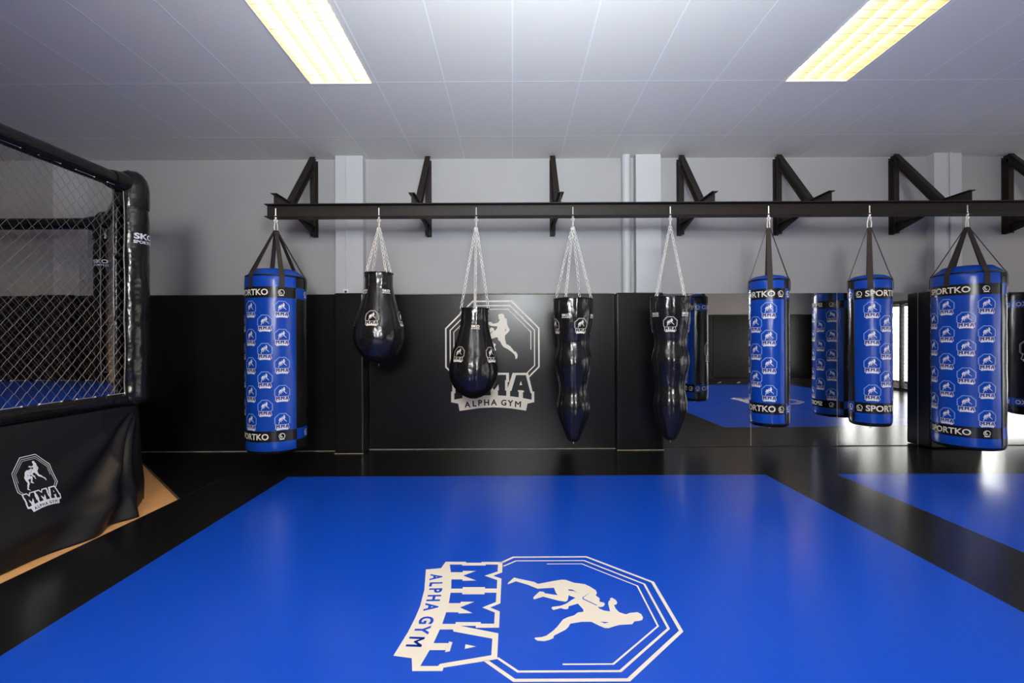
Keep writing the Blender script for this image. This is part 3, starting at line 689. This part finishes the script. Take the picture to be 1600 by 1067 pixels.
# lacing wires along rails
for i in range(3):
    a = Vector((*PV[i], 0)); b = Vector((*PV[(i+1) % 8], 0)); d = (b-a).normalized(); nrm = Vector((d.y, -d.x, 0)); mb = MB()
    for zz, sg in ((ZF+.004, 1), (ZR-.055, -1)):
        for k in range(6):
            t0 = .12+k*.30; q0 = a+d*t0+nrm*.034*(1); q1 = a+d*(t0+.17)+nrm*.034
            mb.tube([(q0.x-nrm.x*.03, q0.y-nrm.y*.03, zz-sg*.01), (q0.x, q0.y, zz), (q1.x, q1.y, zz), (q1.x-nrm.x*.03, q1.y-nrm.y*.03, zz-sg*.01)], .0028, M_chain, 5)
            for q in (q0, q1): mb.tube([(q.x, q.y, zz-.004), (q.x, q.y, zz+.007)], .006, M_chain, 6)
    ch(mb.build('lacing_wire'))
# padded corner posts: C-shaped pad open to the inside, piping on both edges, straps, inner pole
def corner_post():
    t = []; Rr = .132; op = R(22)
    mb = MB(); n = 28; rows = 30; z0, z1 = .86, 2.80; vs = []
    for j in range(rows+1):
        z = z0+(z1-z0)*j/rows
        for k in range(n+1):
            a = op+(2*PI-2*op)*k/n; pinch = .0
            for zs_ in (1.06, 1.62, 2.18, 2.62): pinch += .012*math.exp(-((z-zs_)/.02)**2)
            rr = Rr-pinch+.006*noise.noise(Vector((math.cos(a)*2, math.sin(a)*2, z*6)))
            vs.append((rr*math.cos(a), rr*math.sin(a), z))
    mb.add(vs, [(j*(n+1)+k, j*(n+1)+k+1, (j+1)*(n+1)+k+1, (j+1)*(n+1)+k) for j in range(rows) for k in range(n)], M_cagepad)
    po = mb.build('corner_post_pad', smooth=True)
    sd = po.modifiers.new('solid', 'SOLIDIFY'); sd.thickness = .045; sd.offset = -1
    mb = MB()
    for sg in (1, -1):
        pts = []
        for j in range(41):
            z = z0+(z1-z0)*j/40; bow = .010*abs(math.sin((z-1.06)/.56*PI)); a = sg*(op+bow*6)
            pts.append(((Rr+.002)*math.cos(a), (Rr+.002)*math.sin(a), z))
        mb.tube(pts, .0055, M_piping, 6)
    pi_ = mb.build('piping', po, smooth=True)
    for z in (1.06, 1.62, 2.18):
        mb = MB(); vs = []; n2 = 12
        for k in range(n2+1):
            a = -op*1.25+2.5*op*k/n2
            for (rr, dz) in ((Rr+.004, -.022), (Rr+.004, .022)): vs.append((rr*math.cos(a), rr*math.sin(a), z+dz))
        mb.add(vs, [(2*k, 2*k+1, 2*k+3, 2*k+2) for k in range(n2)], M_cagepad); st = mb.build('strap', po, smooth=True)
        sd = st.modifiers.new('solid', 'SOLIDIFY'); sd.thickness = .004
    mb = MB(); mb.tube([(0, 0, .80), (0, 0, 2.83)], .04, M_steel, 14); mb.build('inner_pole', po, smooth=True, angle=60)
    # elbow cap over the top corner
    mb = MB(); vs = []; n3 = 28; pr = [(.134, -.17), (.137, -.12), (.136, 0.0), (.131, .05), (.118, .095), (.092, .135), (.055, .160), (.001, .17)]
    for (r_, z_) in pr:
        for k in range(n3): 
            a = 2*PI*k/n3; vs.append((r_*math.cos(a)*(1.0), r_*math.sin(a), 2.80+z_+.004*math.sin(5*a)))
    mb.add(vs, [(j*n3+k, j*n3+(k+1) % n3, (j+1)*n3+(k+1) % n3, (j+1)*n3+k) for j in range(len(pr)-1) for k in range(n3)], M_cagepad)
    mb.build('corner_cap', po, smooth=True)
    def lab(a0): return lambda u, v: ((Rr+.006)*math.cos(a0+u/Rr), (Rr+.006)*math.sin(a0+u/Rr), 2.335+v)
    return po, lab
post, lab = corner_post()
for i in range(8):
    o = post if i == 0 else copy_tree(post)
    v = Vector((*PV[i], 0)); din = (CC-v); o.parent = cage; o.location = Vector((v.x, v.y, 0))-OFF; o.rotation_euler = (0, 0, math.atan2(din.y, din.x))
    o['label'] = 'black padded corner post'
    pvv = PV[i-1]; dpr = Vector((pvv[0]-v.x, pvv[1]-v.y, 0)).normalized(); dpr = (dpr+din.normalized()*.18).normalized()
    o.rotation_euler = (0, 0, math.atan2(dpr.y, dpr.x))
    # brand mark facing the room, and on the inner side of the far post
    angs = {1: [R(-6)], 2: [R(-80)]}.get(i, [])
    wa = math.atan2(dpr.y, dpr.x)
    for a in angs:
        mb = MB(); put(mb, xf(art_sk, 1.0 if i == 1 else .85), lab(a-wa), M_white); q = mb.build('brand_lettering', o)
# skirt
def skirt_pt(sx, t_):
    """sx: distance along the perimeter from P0 (side 0 then side 1), t_ 0 top .. 1 bottom"""
    z = .845-(.845+.026)*t_
    if sx <= s: base = Vector((-3.425, 2.497+sx)); n = Vector((1, 0))
    else: d = Vector((-.7071, .7071)); base = Vector((-3.425, 4.435))+d*(sx-s); n = Vector((.7071, .7071))
    if abs(sx-s) < .12: k = (sx-s+.12)/.24; n = (Vector((1, 0))*(1-k)+Vector((.7071, .7071))*k).normalized()
    side = sx-s
    if side < -.44: flare = (.33-.055*min(1, (-side-.44)/1.0))*t_
    else: flare = .33*t_*max(0.0, min(1.0, (.10-side)/.54))**1.2
    flare -= 0.10*t_**2*0
    # folds radiate from the upper corner at P1
    dx = -(sx-s); dz = .845-z; dist = math.hypot(dx+.0001, dz); th = math.atan2(dz, dx+.02)
    f = 0
    if side < .05:
        f += .045*min(1, dist/.5)*math.sin(th*19-.6)*math.exp(-((th-.85)/.36)**2)
        f += .022*noise.noise(Vector((sx*1.7, z*2.1, 4)))*t_
        f += .05*math.exp(-((dx-.85)/.55)**2)*math.exp(-((t_-.80)/.09)**2)
    else: f += .03*math.sin(side*22)*t_
    return (base.x+n.x*(flare+f), base.y+n.y*(flare+f), z)
mb = MB(); ns, nt_ = 260, 60; tot = s+1.0
vs = [skirt_pt(-.9+(tot+.9)*i/ns if True else 0, j/nt_) for j in range(nt_+1) for i in range(ns+1)]
mb.add(vs, [(j*(ns+1)+i, j*(ns+1)+i+1, (j+1)*(ns+1)+i+1, (j+1)*(ns+1)+i) for j in range(nt_) for i in range(ns)], M_curtain)
sk = ch(mb.build('skirt', smooth=True)); sd = sk.modifiers.new('solid', 'SOLIDIFY'); sd.thickness = .004; sd.offset = -1
sk['label'] = 'black vinyl skirt hanging in folds'
art_c = cut(cut(art_logo, .06), .06, 1)
def onsk(u, v):
    Y = 3.34+u*.262; z = .475+v*.305; t_ = (.845-z)/.871; q = skirt_pt(Y-2.497, t_); return (q[0]+.004, q[1], q[2])
p = MB(); put(p, art_c, onsk, M_white); lgo = p.build('logo_print', sk); lgo['label'] = 'white octagon logo'
p = MB(); put(p, cut(art_word, .06), lambda u, v: tuple(Vector(onsk(u, v))+Vector((.0015, 0, 0))), M_curtain); p.build('lettering', lgo)
# plain skirt on the other sides
mb = MB(); q = PV[2:]+[PV[0]]
vs = []
pl = [(-4.13, 5.14)]+PV[2:]+[PV[0], (-3.43, 2.3)]
pl = [(-4.05, 5.03)]+PV[2:8]+[(-3.6, 2.3)]
for (x, y) in pl: vs += [(x, y, .845), (x, y, -.028)]
mb.add(vs, [(2*i, 2*i+2, 2*i+3, 2*i+1) for i in range(len(pl)-1)], M_curtain); o = ch(mb.build('skirt')); sd = o.modifiers.new('solid', 'SOLIDIFY'); sd.thickness = .004
# support frame under the floor
mb = MB()
for x, y in inn: mb.box((x-.05*0-.03+(CC.x-x)*.03, y-.03+(CC.y-y)*.03, -.03), (x+.03+(CC.x-x)*.03, y+.03+(CC.y-y)*.03, ZF-.06), M_steel)
ch(mb.build('support_legs'))

# fence panel in front of the right windows (seen in the mirror)
fp = empty('mesh_fence_panel', (10.25, -1.6, 0), 0, 'brown framed chain-link fence panel standing before the daylight windows', 'fence')
mb = MB()
for a, b in (((-.04, 0, 0), (.04, 3.3, .07)), ((-.04, 0, 2.27), (.04, 3.3, 2.36)), ((-.04, 0, 0), (.04, .08, 2.3)), ((-.04, 3.22, 0), (.04, 3.3, 2.3)), ((-.04, 1.6, 0), (.04, 1.68, 2.3))): mb.box(a, b, M_frame)
mb.build('fence_frame', fp)
o = chainlink(3.14, 2.2, .10, .10, .005).build('chain_link_mesh', fp); o.location = (0, .08, .07); o.rotation_euler = (0, 0, PI/2)
